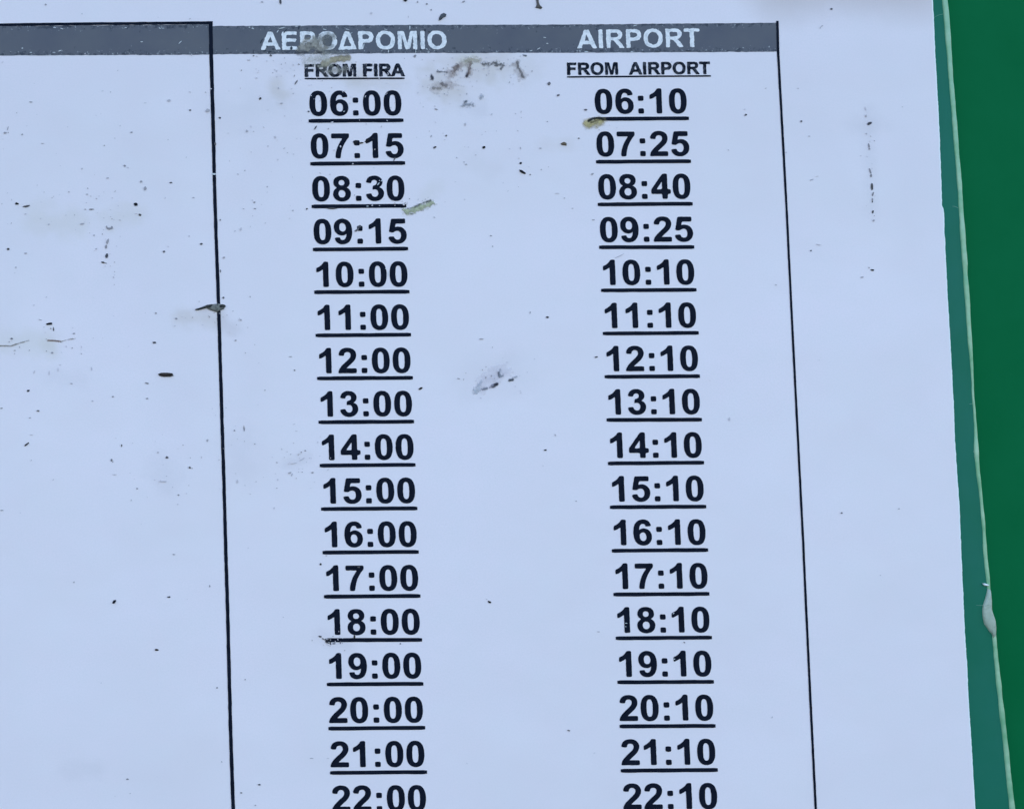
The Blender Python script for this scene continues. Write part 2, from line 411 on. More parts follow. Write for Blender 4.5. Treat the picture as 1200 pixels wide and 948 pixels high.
def band(top, bot, name):
    """grey header strip; 'edge' attribute is 1 at its long borders"""
    x = np.arange(top[0][0], top[-1][0] + .1, 2.0)
    yt = np.interp(x, *zip(*top)) + (fbm(x / 5, x * 0 + 2.2) - .5) * .9
    yb = np.interp(x, *zip(*bot)) + (fbm(x / 5, x * 0 + 8.8) - .5) * 1.1
    ks = np.array([0, .04, .1, .2, .35, .5, .65, .8, .9, .96, 1.0]); e = np.array([1, 1, .8, .45, .1, 0, .1, .45, .8, 1, 1.0])
    P = np.stack([np.repeat(x[:, None], len(ks), 1), yt[:, None] + (yb - yt)[:, None] * ks], -1)
    Q = mm_arr(P.reshape(-1, 2)); v = [V(a, b, Y_BAND) for a, b in Q]; K = len(ks)
    f = [(i * K + j, i * K + j + 1, (i + 1) * K + j + 1, (i + 1) * K + j) for i in range(len(x) - 1) for j in range(K - 1)]
    o = link(name, v, f, M_BAND, sheet)
    a = o.data.attributes.new('edge', 'FLOAT', 'POINT'); a.data.foreach_set('value', np.tile(e, len(x)).astype(np.float32))
    return o
tag(band([(-500, 36.0), (0, 31.2), (247, 29.0)], [(-500, 67.5), (0, 65.5), (247, 64.6)], 'header_band'), 'blank grey header band of the left hand column')
tag(band([(247, 31.0), (500, 29.6), (640, 29.4), (911, 27.2)], [(247, 64.2), (500, 62.6), (640, 62.4), (911, 61.0)], 'header_band'), 'grey header band with the airport headings')
tag(rule([(-500, 33.0), (0, 29.6), (120, 28.2), (248, 27.2)], [1.6, 1.6, 1.7], 'border_line', M_INK, Y_INK, sheet), 'top border of the left column')
tag(rule([(246.8, 25.4), (247.2, 60), (249.2, 130), (251.1, 210), (253.2, 280), (256.2, 360), (257.6, 410), (260.2, 500), (262.2, 560), (264.6, 650), (266.7, 720), (270.2, 860), (273.2, 948), (275.5, 1010)], [2.3, 2.0, 2.0, 2.0, 2.1, 2.2], 'column_line', M_INK, Y_INK2, sheet), 'column line left of the times')
tag(rule([(910.8, 25), (911.6, 60), (915.4, 130), (921.2, 237), (929.1, 400), (935.2, 520), (941.1, 637), (944.4, 711), (950, 830), (955.8, 948), (958.6, 1010)], [1.5, 1.3, 1.35, 1.4, 1.4], 'column_line', M_INK, Y_INK2, sheet), 'column line right of the times')

# glyph outlines (2048 units per em), drawn as lines and quadratic curves
G = {
'0': (1139, "M562 1471Q775 1471 895 1319Q1038 1139 1038 722Q1038 306 894 124Q775 -26 562 -26Q348 -26 217 138Q86 303 86 725Q86 1139 230 1321Q349 1471 562 1471ZM562 1238Q511 1238 471 1205Q431 1173 409 1089Q380 980 380 722Q380 464 406 367Q432 271 471 239Q511 207 562 207Q613 207 653 239Q693 272 715 356Q744 464 744 722Q744 980 718 1076Q692 1173 652 1205Q613 1238 562 1238Z"),
'1': (1139, "M806 0H525V1059Q371 915 162 846V1101Q272 1137 401 1237Q530 1338 578 1472H806Z"),
'2': (1139, "M1036 261V0H51Q67 148 147 280Q227 413 463 632Q653 809 696 872Q754 959 754 1044Q754 1138 703 1188Q653 1239 564 1239Q476 1239 424 1186Q372 1133 364 1010L84 1038Q109 1270 241 1371Q373 1472 571 1472Q788 1472 912 1355Q1036 1238 1036 1064Q1036 965 1000 875Q965 786 888 688Q837 623 704 501Q571 379 535 339Q500 299 478 261Z"),
'3': (1139, "M77 389L349 422Q362 318 419 263Q476 208 557 208Q644 208 703 274Q763 340 763 452Q763 558 706 620Q649 682 567 682Q513 682 438 661L469 890Q583 887 643 939Q703 992 703 1079Q703 1153 659 1197Q615 1241 542 1241Q470 1241 419 1191Q368 1141 357 1045L98 1089Q125 1222 179 1301Q234 1381 331 1426Q429 1472 550 1472Q757 1472 882 1340Q985 1232 985 1096Q985 903 774 788Q900 761 975 667Q1051 573 1051 440Q1051 247 910 111Q769 -25 559 -25Q360 -25 229 89Q98 204 77 389Z"),
'4': (1139, "M638 0V295H38V541L674 1472H910V542H1092V295H910V0ZM638 542V1043L301 542Z"),
'5': (1139, "M91 377L371 406Q383 311 442 255Q501 200 578 200Q666 200 727 271Q788 343 788 487Q788 622 727 689Q667 757 570 757Q449 757 353 650L125 683L269 1446H1012V1183H482L438 934Q532 981 630 981Q817 981 947 845Q1077 709 1077 492Q1077 311 972 169Q829 -25 575 -25Q372 -25 244 84Q116 193 91 377Z"),
'6': (1139, "M1039 1107L767 1077Q757 1161 715 1201Q673 1241 606 1241Q517 1241 455 1161Q394 1081 378 828Q483 952 639 952Q815 952 940 818Q1066 684 1066 472Q1066 247 934 111Q802 -25 595 -25Q373 -25 230 147Q87 320 87 713Q87 1116 236 1294Q385 1472 623 1472Q790 1472 899 1378Q1009 1285 1039 1107ZM402 494Q402 357 465 282Q528 208 609 208Q687 208 739 269Q791 330 791 469Q791 612 735 678Q679 745 595 745Q514 745 458 681Q402 618 402 494Z"),
'7': (1139, "M85 1185V1446H1047V1242Q928 1125 805 906Q682 687 617 440Q553 194 554 0H283Q290 304 408 620Q527 936 725 1185Z"),
'8': (1139, "M329 788Q220 834 170 914Q121 995 121 1091Q121 1255 235 1362Q350 1469 561 1469Q770 1469 885 1362Q1001 1255 1001 1091Q1001 989 948 909Q895 830 799 788Q921 739 984 645Q1048 551 1048 428Q1048 225 918 98Q789 -29 574 -29Q374 -29 241 76Q92 194 92 400Q92 513 148 607Q204 702 329 788ZM387 1069Q387 985 434 938Q482 891 561 891Q641 891 689 938Q737 986 737 1070Q737 1149 689 1196Q642 1244 564 1244Q483 1244 435 1196Q387 1148 387 1069ZM361 427Q361 311 420 246Q480 181 569 181Q656 181 713 243Q770 306 770 424Q770 527 712 589Q654 652 565 652Q462 652 411 581Q361 510 361 427Z"),
':': (682, "M201 758V1039H482V758ZM201 0V281H482V0Z"),
'A': (1479, "M1471 0H1149L1021 333H435L314 0H0L571 1466H884ZM926 580L724 1124L526 580Z"),
'E': (1366, "M149 0V1466H1236V1218H445V893H1181V646H445V247H1264V0Z"),
'F': (1251, "M151 0V1466H1156V1218H447V871H1059V623H447V0Z"),
'I': (569, "M140 0V1466H436V0Z"),
'M': (1706, "M145 0V1466H588L854 466L1117 1466H1561V0H1286V1154L995 0H710L420 1154V0Z"),
'O': (1593, "M89 724Q89 948 156 1100Q206 1212 292 1301Q379 1390 482 1433Q619 1491 798 1491Q1122 1491 1316 1290Q1511 1089 1511 731Q1511 376 1318 175Q1125 -25 802 -25Q475 -25 282 174Q89 374 89 724ZM394 734Q394 485 509 356Q624 228 801 228Q978 228 1091 355Q1205 483 1205 738Q1205 990 1094 1114Q984 1238 801 1238Q618 1238 506 1112Q394 987 394 734Z"),
'P': (1366, "M149 0V1466H624Q894 1466 976 1444Q1102 1411 1187 1300Q1272 1190 1272 1015Q1272 880 1223 788Q1174 696 1098 643Q1023 591 945 574Q839 553 638 553H445V0ZM445 1218V802H607Q782 802 841 825Q900 848 933 897Q967 946 967 1011Q967 1091 920 1143Q873 1195 801 1208Q748 1218 588 1218Z"),
'R': (1479, "M150 0V1466H773Q1008 1466 1114 1426Q1221 1387 1285 1286Q1349 1185 1349 1055Q1349 890 1252 782Q1155 675 962 646Q1058 590 1120 523Q1183 456 1289 285L1468 0H1114L900 318Q786 489 744 533Q702 578 655 594Q608 611 506 611H446V0ZM446 845H665Q878 845 931 863Q984 881 1014 925Q1044 969 1044 1035Q1044 1109 1004 1154Q965 1200 893 1212Q857 1217 677 1217H446Z"),
'T': (1251, "M479 0V1218H44V1466H1209V1218H775V0Z"),
'D': (1398, "M14 0L543 1466H852L1383 0ZM385 247H1012L697 1130Z"),      # Greek capital delta
' ': (569, ""),
}
G['9'] = (1139, '9')
import re
def contours(ch):
    if ch == '9':
        return [[(1130 - x, 1446 - y) for x, y in c] for c in contours('6')]
    out, cur = [], None; x = y = 0
    for cmd, args in re.findall(r'([MLHVQZ])([^MLHVQZ]*)', G[ch][1]):
        a = [float(s) for s in args.split()]
        if cmd == 'M': cur = [(a[0], a[1])]; x, y = a
        elif cmd == 'Z': out.append(cur)
        elif cmd == 'Q':
            for t in (.2, .4, .6, .8, 1):
                cur.append(((1 - t) ** 2 * x + 2 * t * (1 - t) * a[0] + t * t * a[2], (1 - t) ** 2 * y + 2 * t * (1 - t) * a[1] + t * t * a[3]))
            x, y = a[2:]
        else:
            nx_, ny_ = (a[0], y) if cmd == 'H' else (x, a[0]) if cmd == 'V' else a
            cur.append((nx_, ny_))
            x, y = nx_, ny_
    return out
def outline(c, it, d):
    """embolden by d with mitred corners, subdivide, then round the corners as spread ink does"""
    P = np.array(c)
    P = P[np.hypot(*(P - np.roll(P, 1, 0)).T) > 1]
    if d:
        e0 = P - np.roll(P, 1, 0); e1 = np.roll(P, -1, 0) - P
        n0 = np.c_[-e0[:, 1], e0[:, 0]] / np.hypot(*e0.T)[:, None]; n1 = np.c_[-e1[:, 1], e1[:, 0]] / np.hypot(*e1.T)[:, None]
        m = n0 + n1; m /= np.maximum((m * m).sum(1) / 2, .55)[:, None]
        P = P + m * d
    Q = []
    for a, b in zip(P, np.roll(P, -1, 0)):
        k_ = max(1, int(np.hypot(*(b - a)) / 70))
        Q += [a + (b - a) * i / k_ for i in range(k_)]
    P = np.array(Q)
    for _ in range(it): P = P * .5 + (np.roll(P, 1, 0) + np.roll(P, -1, 0)) * .25
    return P
def text(s, x0, base0, ux, uy, slope, name, m, depth, parent, jit=10, it=1, bold=0, nsz=140):
    """lay text out in board mm: x0 is the pen origin, base0 the baseline there"""
    bag = Bag(); pen = 0.0
    for ch in s:
        adv, _ = G[ch]
        if ch != ' ':
            loops = []
            o = rng.random(2) * 50
            for c in contours(ch):
                P = outline(c, it, bold)
                P = P + np.c_[fbm(P[:, 0] / nsz + o[0], P[:, 1] / nsz + o[1]) - .5, fbm(P[:, 0] / nsz + o[1] + 9, P[:, 1] / nsz + o[0] + 5) - .5] * 2 * jit
                X = x0 + (pen + P[:, 0]) * ux; Y = base0 - P[:, 1] * uy + (X - x0) * slope
                loops.append(list(zip(X, Y)))
            if ch == ':':
                for lp in loops: bag.add(*fill([lp], depth))
            else:
                bag.add(*fill(loops, depth))
        pen += adv
    return bag.build(name, m, parent), pen * ux

W, XLc, XRc, Y0, PITCH = 22.24, -45.1033, 21.7649, -66.749, 10.0737
UX = W / 5238.0; UY = UX * .935
hours = list(range(10, 23))
left = ['06:00', '07:15', '08:30', '09:15'] + ['%d:00' % h for h in hours]
right = ['06:10', '07:25', '08:40', '09:25'] + ['%d:10' % h for h in hours]
def underline(x0, x1, y0, y1, half, depth, parent, m):
    n_ = max(8, int((x1 - x0) / .7)); o = rng.random() * 90
    t = np.linspace(0, 1, n_); X = x0 + (x1 - x0) * t; Y = y0 + (y1 - y0) * t
    h1 = half * (1 + (vnoise(t * 9, t * 0 + o) - .5) * .16); h2 = half * (1 + (vnoise(t * 9, t * 0 + o + 5) - .5) * .16)
    h1[0] *= .75; h2[0] *= .75; h1[-1] *= .8; h2[-1] *= .8
    v = []
    for a in range(n_): v += [V(X[a], Y[a] - h1[a], depth), V(X[a], Y[a] + h2[a], depth)]
    f = [(2 * i, 2 * i + 1, 2 * i + 3, 2 * i + 2) for i in range(n_ - 1)]
    return link('underline', v, f, m, parent)
for col, (x0, lst) in enumerate(((XLc, left), (XRc, right))):
    for r, s in enumerate(lst):
        yb = Y0 + r * PITCH
        o, _ = text(s, x0, yb - 1.28, UX, UY, 0, 'departure_time', M_INK, Y_INK, sheet, jit=9, it=1, bold=15, nsz=130)
        tag(o, 'printed departure time %s' % s)
        underline(x0 + rng.normal(0, .05), x0 + W + rng.normal(0, .05), yb + rng.normal(0, .03), yb + rng.normal(0, .03), .455, Y_INK, o, M_INK)
# column headings: white letters reversed out of the grey band
def px_text(s, xa, ya, xb, yb, lb, rb, capratio, *args, **kw):
    a = mm(xa, ya); b = mm(xb, yb); tot = sum(G[c][0] for c in s) - lb - rb
    ux = (b[0] - a[0]) / tot; sl = (b[1] - a[1]) / (b[0] - a[0])
    return text(s, a[0] - lb * ux, a[1], ux, ux * capratio, sl, *args, **kw)[0]
tag(px_text('AEPO' 'DPOMIO', 305.5, 58.8, 523.5, 57.8, 0, 82, .93, 'heading', M_WHITE, Y_INK, sheet, jit=52, it=1, bold=14, nsz=120), 'Greek word for airport in worn white letters')
tag(px_text('AIRPORT', 676.5, 57.2, 820.3, 55.4, 0, 42, .95, 'heading', M_WHITE, Y_INK, sheet, jit=46, it=1, bold=8, nsz=120), 'AIRPORT in worn white letters')
o = px_text('FROM FIRA', 357.6, 90.2, 474, 89.4, 151, 8, .94, 'subheading', M_SMALL, Y_INK, sheet, jit=50, it=1, bold=52, nsz=160); tag(o, 'FROM FIRA in small black letters')
a = mm(357, 92.6); b = mm(474, 92.2); underline(a[0], b[0], a[1], b[1], .19, Y_INK, o, M_INK)
o = px_text('FROM  AIRPORT', 665, 88.2, 832, 87.0, 151, 42, .94, 'subheading', M_SMALL, Y_INK, sheet, jit=36, it=1, bold=36, nsz=160); tag(o, 'FROM AIRPORT in small black letters')
a = mm(664.3, 90.6); b = mm(833, 89.4); underline(a[0], b[0], a[1], b[1], .19, Y_INK, o, M_INK)

# ------------------------------------------------------------------ dirt
PAPERC = np.array((.76, .69, .72))
def flake(bag, x, y, w, h, ang, col, depth, hgt=None, n_=8):
    v, f = [], []; a = math.radians(ang); o = random.random() * 6
    for i in range(n_):
        t = 2 * math.pi * i / n_; r = .5 * (1 + random.uniform(-.28, .22))
        dx, dy = w * r * math.cos(t + o * .1), h * r * math.sin(t + o * .1)
        v.append(V(*mm(x + dx * math.cos(a) - dy * math.sin(a), y + dx * math.sin(a) + dy * math.cos(a)), depth))
    hgt = hgt if hgt is not None else .04 + .06 * min(w, h) / 3
    v.append(V(*mm(x + random.uniform(-.1, .1) * w, y), depth - hgt))
    f = [(n_, (i + 1) % n_, i) for i in range(n_)]
    q = [Vector(v[i]) for i in f[0]]
    if (q[1] - q[0]).cross(q[2] - q[0]).y > 0: f = [tuple(reversed(z)) for z in f]
    bag.add(v, f, (*col, 1))
SP = """53.5,6,3,2,0,5;36,120,4,1.5,0,5;6,156,4,2.4,0,5;9,151,1.2,6,15,4;26,158,2.5,2,0,5;50,168.5,4,1,0,4;154,155.5,3,2,0,5;146,194.5,3,2.4,20,6;198,118,4,3,0,3;222.7,129.5,3,2.4,0,8;243,130,5,4,0,4;257.5,138.5,2.6,2.6,0,9;252,169,2,4,0,8
165,213,3,3,0,5;170,221,3,5,0,5;126,209,3,1.5,0,4;200,214.3,4,2,0,9;80.5,225,2,2,0,3;102,228,2.5,2,0,3;289,154,3,3,0,4;113,233,2.5,1.5,0,3;120,107,3,1,0,2;170,121,3,1,0,2
19.5,239,5,3,10,10;30.5,242,9,2.4,-10,9;107,245.5,6,1.5,0,7;100,245.5,2,1.5,0,4;159,240,5,4,0,10;164,252,3.5,2.5,0,9;226.5,232,3,1.5,0,4;128,268,8,2.6,0,6;124.8,266,2,2.5,0,5;131,266.5,2,3,0,6;126,283,3,6,10,5;124,289.5,3,5,5,6;125,300,3.5,5,15,9;120.5,307.5,5,2.2,10,9;124,308.5,4,1,20,5;9.5,292,3.5,2.5,-15,9;30,297,4,1.5,0,5;18.5,313.5,2,2,0,3;110,276,2,2,0,3;57,263,2.5,2,0,3;96,262.5,6,1.5,-10,4
192,295,3,2.5,0,8;235.5,286,3.5,2.2,0,9;258,258,2,2,0,7;262,302,3,3,0,4;258,318,1.5,4,0,7;261.5,349,3,2.5,0,8;293,348,2,2,0,4;182.5,367,2.5,2,0,6;206.5,373.5,3.5,2,0,5;180.5,401.5,4.5,2.2,0,9;62.5,386,1.5,5,0,9;47,375,4,1.2,15,4;86.5,391,3.5,1.5,0,6;13.5,397,3,2,0,8;61,413.5,3,2,-20,5;276,399,2.5,1.6,0,6;282,375,2.5,2,0,4;298,237.3,3,1.3,0,7;298.5,245,3,1.3,0,6;282,269,3,4,20,2
33,458,3.2,2.6,0,10;83.5,449.5,3.5,1.5,0,4;107,432,1.5,5,-15,2;172,449,4,1.6,15,7;132,464.7,3,1.5,0,6;172,467,3,1.5,0,6;108,470,3,1.5,0,3;44.5,481.5,3.5,2,0,8;35,489.5,3,1.5,0,4;36.5,509.5,4,1,0,2;142.5,522,1.4,3.6,0,10;130.5,539,3,2.5,30,7;132,541,1.5,2,0,5;195.5,536,3.5,2.6,-25,9;222,548,2.6,2.6,0,9;185,530,2.5,2,0,3;243,516,2.5,3,0,4;160.5,572.5,2.5,2,0,6;209,580,2,2,0,6;190,564,12,2,0,2;134,556,6,1.2,0,2;1.5,478.5,3,1.2,0,8;2,598,4,1,0,6;57.5,437,1,7,0,2;40,436,1.5,4,15,2;68,433,1.5,5,0,1;274.5,504.5,2,2,0,6;285.7,502,1.1,7,-4,8;278,564,2,4,0,2
203.5,649.5,3.5,1.5,0,5;86.5,682,2,2,0,4;197.7,699.3,4,1.8,0,9;245.5,686.5,1.3,3,0,7;183.5,761,4.2,2.2,0,10;254,805.5,2.6,2,0,7;287,796,2,1.5,0,6;149,912.5,3.5,1.6,0,7;282.3,928.5,3.2,1.6,0,10;303.5,919,3.2,2,0,9;299,943,2,1.5,0,4
307,3,2.5,2,0,4;328.5,2,2.4,7,0,9;489,3,2,2,0,5;500,5.3,2.5,2,0,7;505,12,2,2,0,7;435,16,2.5,3,0,2;297,66,2,1.6,0,8;317,65.5,3.4,2.4,0,8;291.5,71,4,1,0,5;486,66,3,4,20,6;347,97,1.6,6,35,8;305,116,3.2,2.8,0,9;329.5,121.5,3.5,2,0,4;361.5,131,2.5,2,0,8;369.5,150,1.4,6.5,30,9;322.5,161,2,3,0,2;509,173,4,2.6,-30,9;522.5,159.5,2.8,2.2,0,8;511,128.5,4,1.5,20,6;313,219,2,2,0,3;333,174,3,1,-30,3;359.5,245,2.2,2.2,0,10;343,247,2,1.5,0,4
543,2.5,4,2,-30,6;566.5,173,3.6,3.2,0,10;643,98.5,4,4,20,8;654,112,4,2.4,-25,8;686,129,4,2.2,0,8;678,162.5,2.5,1.5,0,8;610,191.5,3.2,2.6,0,10;621,205,2,1.1,0,8;634,199,2,1.5,0,4;633,174,3,1.5,0,4;545,146,2,4,0,3;535,185,2,1.5,0,4;546,193,3,1.5,0,4;557,182,2,1,0,4;694,204,4,2,-20,5;505,160,1.5,3,30,4
575,276.5,3,1.3,0,6;577,289,2,2,0,4;661,232.5,2,1.2,0,4;670.5,244.5,3,1,0,5;653,227,6,1.2,0,2;695,258,3.5,1.3,0,5;641.2,372,3.6,2,0,10;621,366.5,1.2,2.6,0,6;564,397.5,5,1.6,0,5;698.5,418.5,4,1.6,-5,9;726,300,12,.8,-25,4
537,443.7,3.5,1.2,15,5;639,527.3,3.6,1.9,0,10;675,587,2,1.3,0,5;573.5,705.3,4.2,2.5,30,10;570,702,1.5,1.2,0,3;701,740,4,1,0,4;492.8,455.5,5.2,2.6,-20,10
345,434,2.2,2,0,7;340,418,4,1.2,0,4;357.5,528,2.6,1.2,0,7;339.5,554,4,2,-20,4;342,556,1.4,4,20,3;366,553.5,3,2,0,5;344,543,10,.9,-8,3;354,538,8,.9,-30,3;350,532,6,.8,-15,2;375.5,661,3.4,2.4,-15,10;344.5,497,3,1,-20,2;347,505,3,1,0,2
986,601,3,1.8,0,8;1053,596,2,1.8,0,4;854.5,491,2.2,4,0,2;1022.5,248.5,2.5,4,10,10;1023.5,258.5,2,3,20,4;950,294,2.6,2.2,0,8;1022,316.7,4,2,10,10;1018,314,2,1.4,40,4;1010,325,4,1.6,0,5;909,334,3,1.3,0,3;959,287,7,1.2,10,2;1022,237,1.5,2,0,9
974,11,3.2,1.6,0,9;963,31,3.5,1.1,-30,4;961,33,1.2,3,20,3;1018.6,145,6.4,3.6,-15,9;1014.5,136,2,3,0,4;1015,157,2,2,0,3;1018,171,1.6,6,-10,6;1018.5,175,2.5,1.4,0,7;1014,128,1,5,-15,2;1019.5,201,1.6,8,-15,6;1020.6,206,2,4,0,7;1021.5,219,2.4,9,0,9;1022.5,228,1.8,5,10,7;1022,234,1.6,4,0,6;939,142.5,2.6,2.6,0,8;935,104,2,1,0,3;948,160,3,1,0,4;951,211,5,1.4,-20,4;957,207,4,1,-10,2;921,179,2,1,0,3
873.5,135,3.6,2.5,-35,9;897,104,3,1,-10,4;801.7,752.5,2.6,1.6,20,7;666,855.5,4,1.6,15,8;365,888,5,1.1,0,4;384,888,3,1,0,2;416.5,167,6.5,4.6,15,10;423,168,6,2,-5,10;430,165.3,6,1.8,-25,10;437,163,4,3,0,10;462,187,1.6,5,25,8;421,266,5,3,-35,9;418,270,6,2.4,-30,8;436,241,2,1.6,0,3
375,745.5,4,2,25,9;379,748.5,6,1.6,30,7;383,752.5,6,1.6,20,9;387,753.5,1.6,5,-10,9;391,753.8,5,2,0,7;398.5,753,1.4,3,0,7;415,746,2.2,5,0,10;420,664.5,4,2,0,9;389,244.5,12,2,0,9;469,754,2,1.4,0,8;382,651,2.5,1,0,3"""
ds = Bag()
for row in SP.replace('\n', ';').split(';'):
    x, y, w, h, an, dk = (float(q) for q in row.split(','))
    d = dk / 10.0
    dark = np.array(random.choice(((.014, .014, .018), (.018, .016, .014), (.03, .024, .018), (.012, .014, .022))))
    if 500 < x < 630 and 62 < y < 108: dark = np.array((.06, .048, .042))
    flake(ds, x, y, w * 1.02, h * 1.02, an, PAPERC * (1 - d) + dark * d, Y_SPECK, hgt=.02 + .05 * d)
# sparse near-invisible grit between the noted specks, thinning to the lower right
for _ in range(420):
    x, y = rng.random() * 1100, rng.random() * 940
    keep = .9 if x < 700 and y < 260 else .5 if x < 360 and y < 600 else .10
    if rng.random() > keep or 62 > y > 26 and x < 912: continue
    d = .12 + .3 * rng.random() ** 2
    flake(ds, x, y, 1 + 2.2 * rng.random(), .8 + 1.2 * rng.random(), rng.random() * 180, PAPERC * (1 - d) + .03 * d, Y_SPECK, .02, 6)
for cx, cy, sx, sy, n_ in ((540, 85, 26, 13, 60), (590, 80, 24, 9, 30), (515, 100, 14, 9, 26), (385, 78, 26, 8, 34), (350, 84, 30, 20, 40), (485, 240, 18, 6, 26), (697, 146, 9, 4, 18), (250, 372, 30, 10, 26), (70, 250, 50, 20, 34), (125, 290, 8, 28, 24),
                            (45, 405, 40, 10, 26), (585, 442, 24, 10, 30), (1019, 205, 4, 40, 12), (345, 540, 16, 12, 30), (270, 530, 22, 40, 26), (385, 753, 10, 5, 20), (60, 60 + 100, 60, 30, 20), (420, 120, 60, 26, 40), (300, 180, 40, 60, 30), (190, 545, 24, 24, 20), (560, 160, 50, 40, 30)):
    for _ in range(n_):
        x, y = cx + rng.normal() * sx, cy + rng.normal() * sy
        if 25 < y < 66 and x < 914: continue
        d = .15 + .55 * rng.random() ** 2.2
        flake(ds, x, y, .9 + 1.8 * rng.random() ** 2, .7 + .9 * rng.random(), rng.random() * 180, PAPERC * (1 - d) + np.array((.07, .055, .04)) * d, Y_SPECK, .02, 6)
tag(ds.build('dirt_specks', M_SPECK), 'scattered tiny dark dirt specks stuck on the white timetable sheet', kind='stuff')

# chips where the ink has flaked, showing white
wb = Bag()
for x, y, w, h, an in ((250.4, 204.3, 5, 2.4, 0), (438, 197, 2.4, 1, 30), (443, 216, 5, 1, -50), (447, 212, 3, 1, -40), (455, 321, 1, 6, 0), (452, 315, 2, 1, 0), (733.5, 730, 3, .8, 0), (733, 734, 1.6, .8, 0), (789, 718.5, 2.4, 1, -30),
                       (790, 772, 2.4, 1, -30), (430.5, 242, 3, 1, 0), (396, 127, 2, .8, 20), (403, 131, 2.5, .8, -20), (385, 753, 1.4, 2, 0),
                       (325, 37.4, 1, 4, 35), (330, 33.5, 8, .9, -10), (347, 31.5, 4, .8, 0), (292, 32.5, 2, 1.2, 0), (296, 34, 3, 1, 20), (455, 60, .9, 7, 5), (426, 54, .9, 6, 10), (487, 60, .9, 7, 0), (500, 58, 3, .9, 20), (502, 62, 3, .8, 0), (488, 52, .8, 8, 0),
                       (638, 44.5, 4, .8, 10), (641, 51.5, 3, 1, 10), (622, 60, 4, .8, -20), (631, 57.5, 5, .7, -30), (729, 28.8, 4, 1, 0), (744, 30.5, 5, .8, -15), (687, 61, 5, 1, 0), (740, 61, 3, 1, 10), (64, 33, 4, .9, 0), (72, 34, 4, .8, 20), (187, 33.5, 3, .9, 20), (147, 33, 3, .8, 0),
                       (70, 60, 5, 1, -20), (63, 62, 4, .9, 0), (211, 50, 5, .8, -45), (166, 49.5, 3, 1, 0), (26, 57, 2, 1.4, 0), (36, 62, 3, .9, 0), (380, 35, 5, .7, 15), (407, 35, 5, .7, 15), (411, 39.5, 4, .7, -20), (452, 35, 5, .7, 10), (480, 33, 1, 5, 0)):
    flake(wb, x, y, w, h, an, (.66, .68, .69), Y_STAIN, .01, 7)
for x, y, w, h, an in ((310, 60, 4, 2, 0), (316, 61, 5, 2.4, 0), (320, 58, 3, 2, 0), (341, 57, 3, 4, 0), (352, 59.5, 5, 2, 0), (350, 33, 2, 5, 5), (498, 36, 3, 4, 0), (490, 45, 1.4, 8, 0), (313, 55, 3, 1.6, 30), (374, 62, 6, 1.8, -10), (487, 60, 5, 1.6, 0), (493, 58.4, 3, 1.8, 20),
                       (334, 37, 1.4, 6, 40), (306, 49, 1.6, 7, 30), (455, 59, 6, 1.6, -10), (503, 38, 3, 2, 30), (690, 59.5, 9, 1.2, 0), (705, 59.5, 7, 1.2, -8), (806, 60, 8, 1, 0), (770, 60.5, 7, 1, 5)):
    flake(wb, x, y, w, h, an, (.05, .058, .075), Y_STAIN, .01, 7)
tag(wb.build('ink_chips', M_SPECK, sheet), kind='stuff')

# translucent dried smears, each a thin film with its own uneven outline
def smear(name, strokes, label, cat, group=None, depth=Y_STAIN - .01, step=.5, cut=.07, parent=None):
    P = np.array([p for s in strokes for p in s[0]]); R = max(s[1] for s in strokes) * 1.5
    x = np.arange(P[:, 0].min() - R, P[:, 0].max() + R, step); y = np.arange(P[:, 1].min() - R, P[:, 1].max() + R, step)
    Xg, Yg = np.meshgrid(x, y); col, al = field(Xg.ravel(), Yg.ravel(), strokes)
    fx, fy = Xg.ravel(), Yg.ravel()
    grain = fbm(fx / 1.7 + 11, fy / 1.7 + 3, 3)
    al = np.clip(al * (.62 + .75 * grain), 0, 1); al[al < .02] = 0
    col = col * (.62 + .76 * fbm(fx / 2.6 + 50, fy / 2.6 + 90, 3))[:, None]
    i = np.arange(Xg.size).reshape(Xg.shape); q = np.stack([i[:-1, :-1], i[1:, :-1], i[1:, 1:], i[:-1, 1:]], -1).reshape(-1, 4)
    q = q[al[q].max(1) > cut]
    used, inv = np.unique(q, return_inverse=True); q = inv.reshape(q.shape)
    m3 = mm_arr(np.c_[Xg.ravel()[used], Yg.ravel()[used]])
    o = link(name, [V(a, b, depth - .05 * z) for (a, b), z in zip(m3, al[used])], [tuple(int(k) for k in r) for r in q], M_SMEAR, parent)
    at = o.data.color_attributes.new('tint', 'FLOAT_COLOR', 'POINT')
    at.data.foreach_set('color', np.c_[col[used], al[used]].astype(np.float32).ravel())
    return tag(o, label, cat, group)
smear('mud_smear', [([(357, 55), (368, 52.5), (377, 57)], 11, .9, (.34, .31, .265), .86, 3.5, 1.3), ([(356, 61), (349, 62)], 4, .8, (.10, .10, .11), .7, 3, 1.2), ([(378, 61), (407, 63)], 4.5, .9, (.24, .235, .225), .5, 3, 1.2),
                    ([(374, 46), (388, 43)], 8, 1, (.24, .235, .22), .55, 3.5, 1.2), ([(384, 50), (386, 55)], 8, 1, (.20, .20, .195), .45, 3, 1.2), ([(371, 60), (376, 62)], 2, .8, (.07, .07, .08), .7, 2, 1)],
      'grey brown mud smear covering the lower part of the Greek heading letters', 'smear', group='dried mud smears')
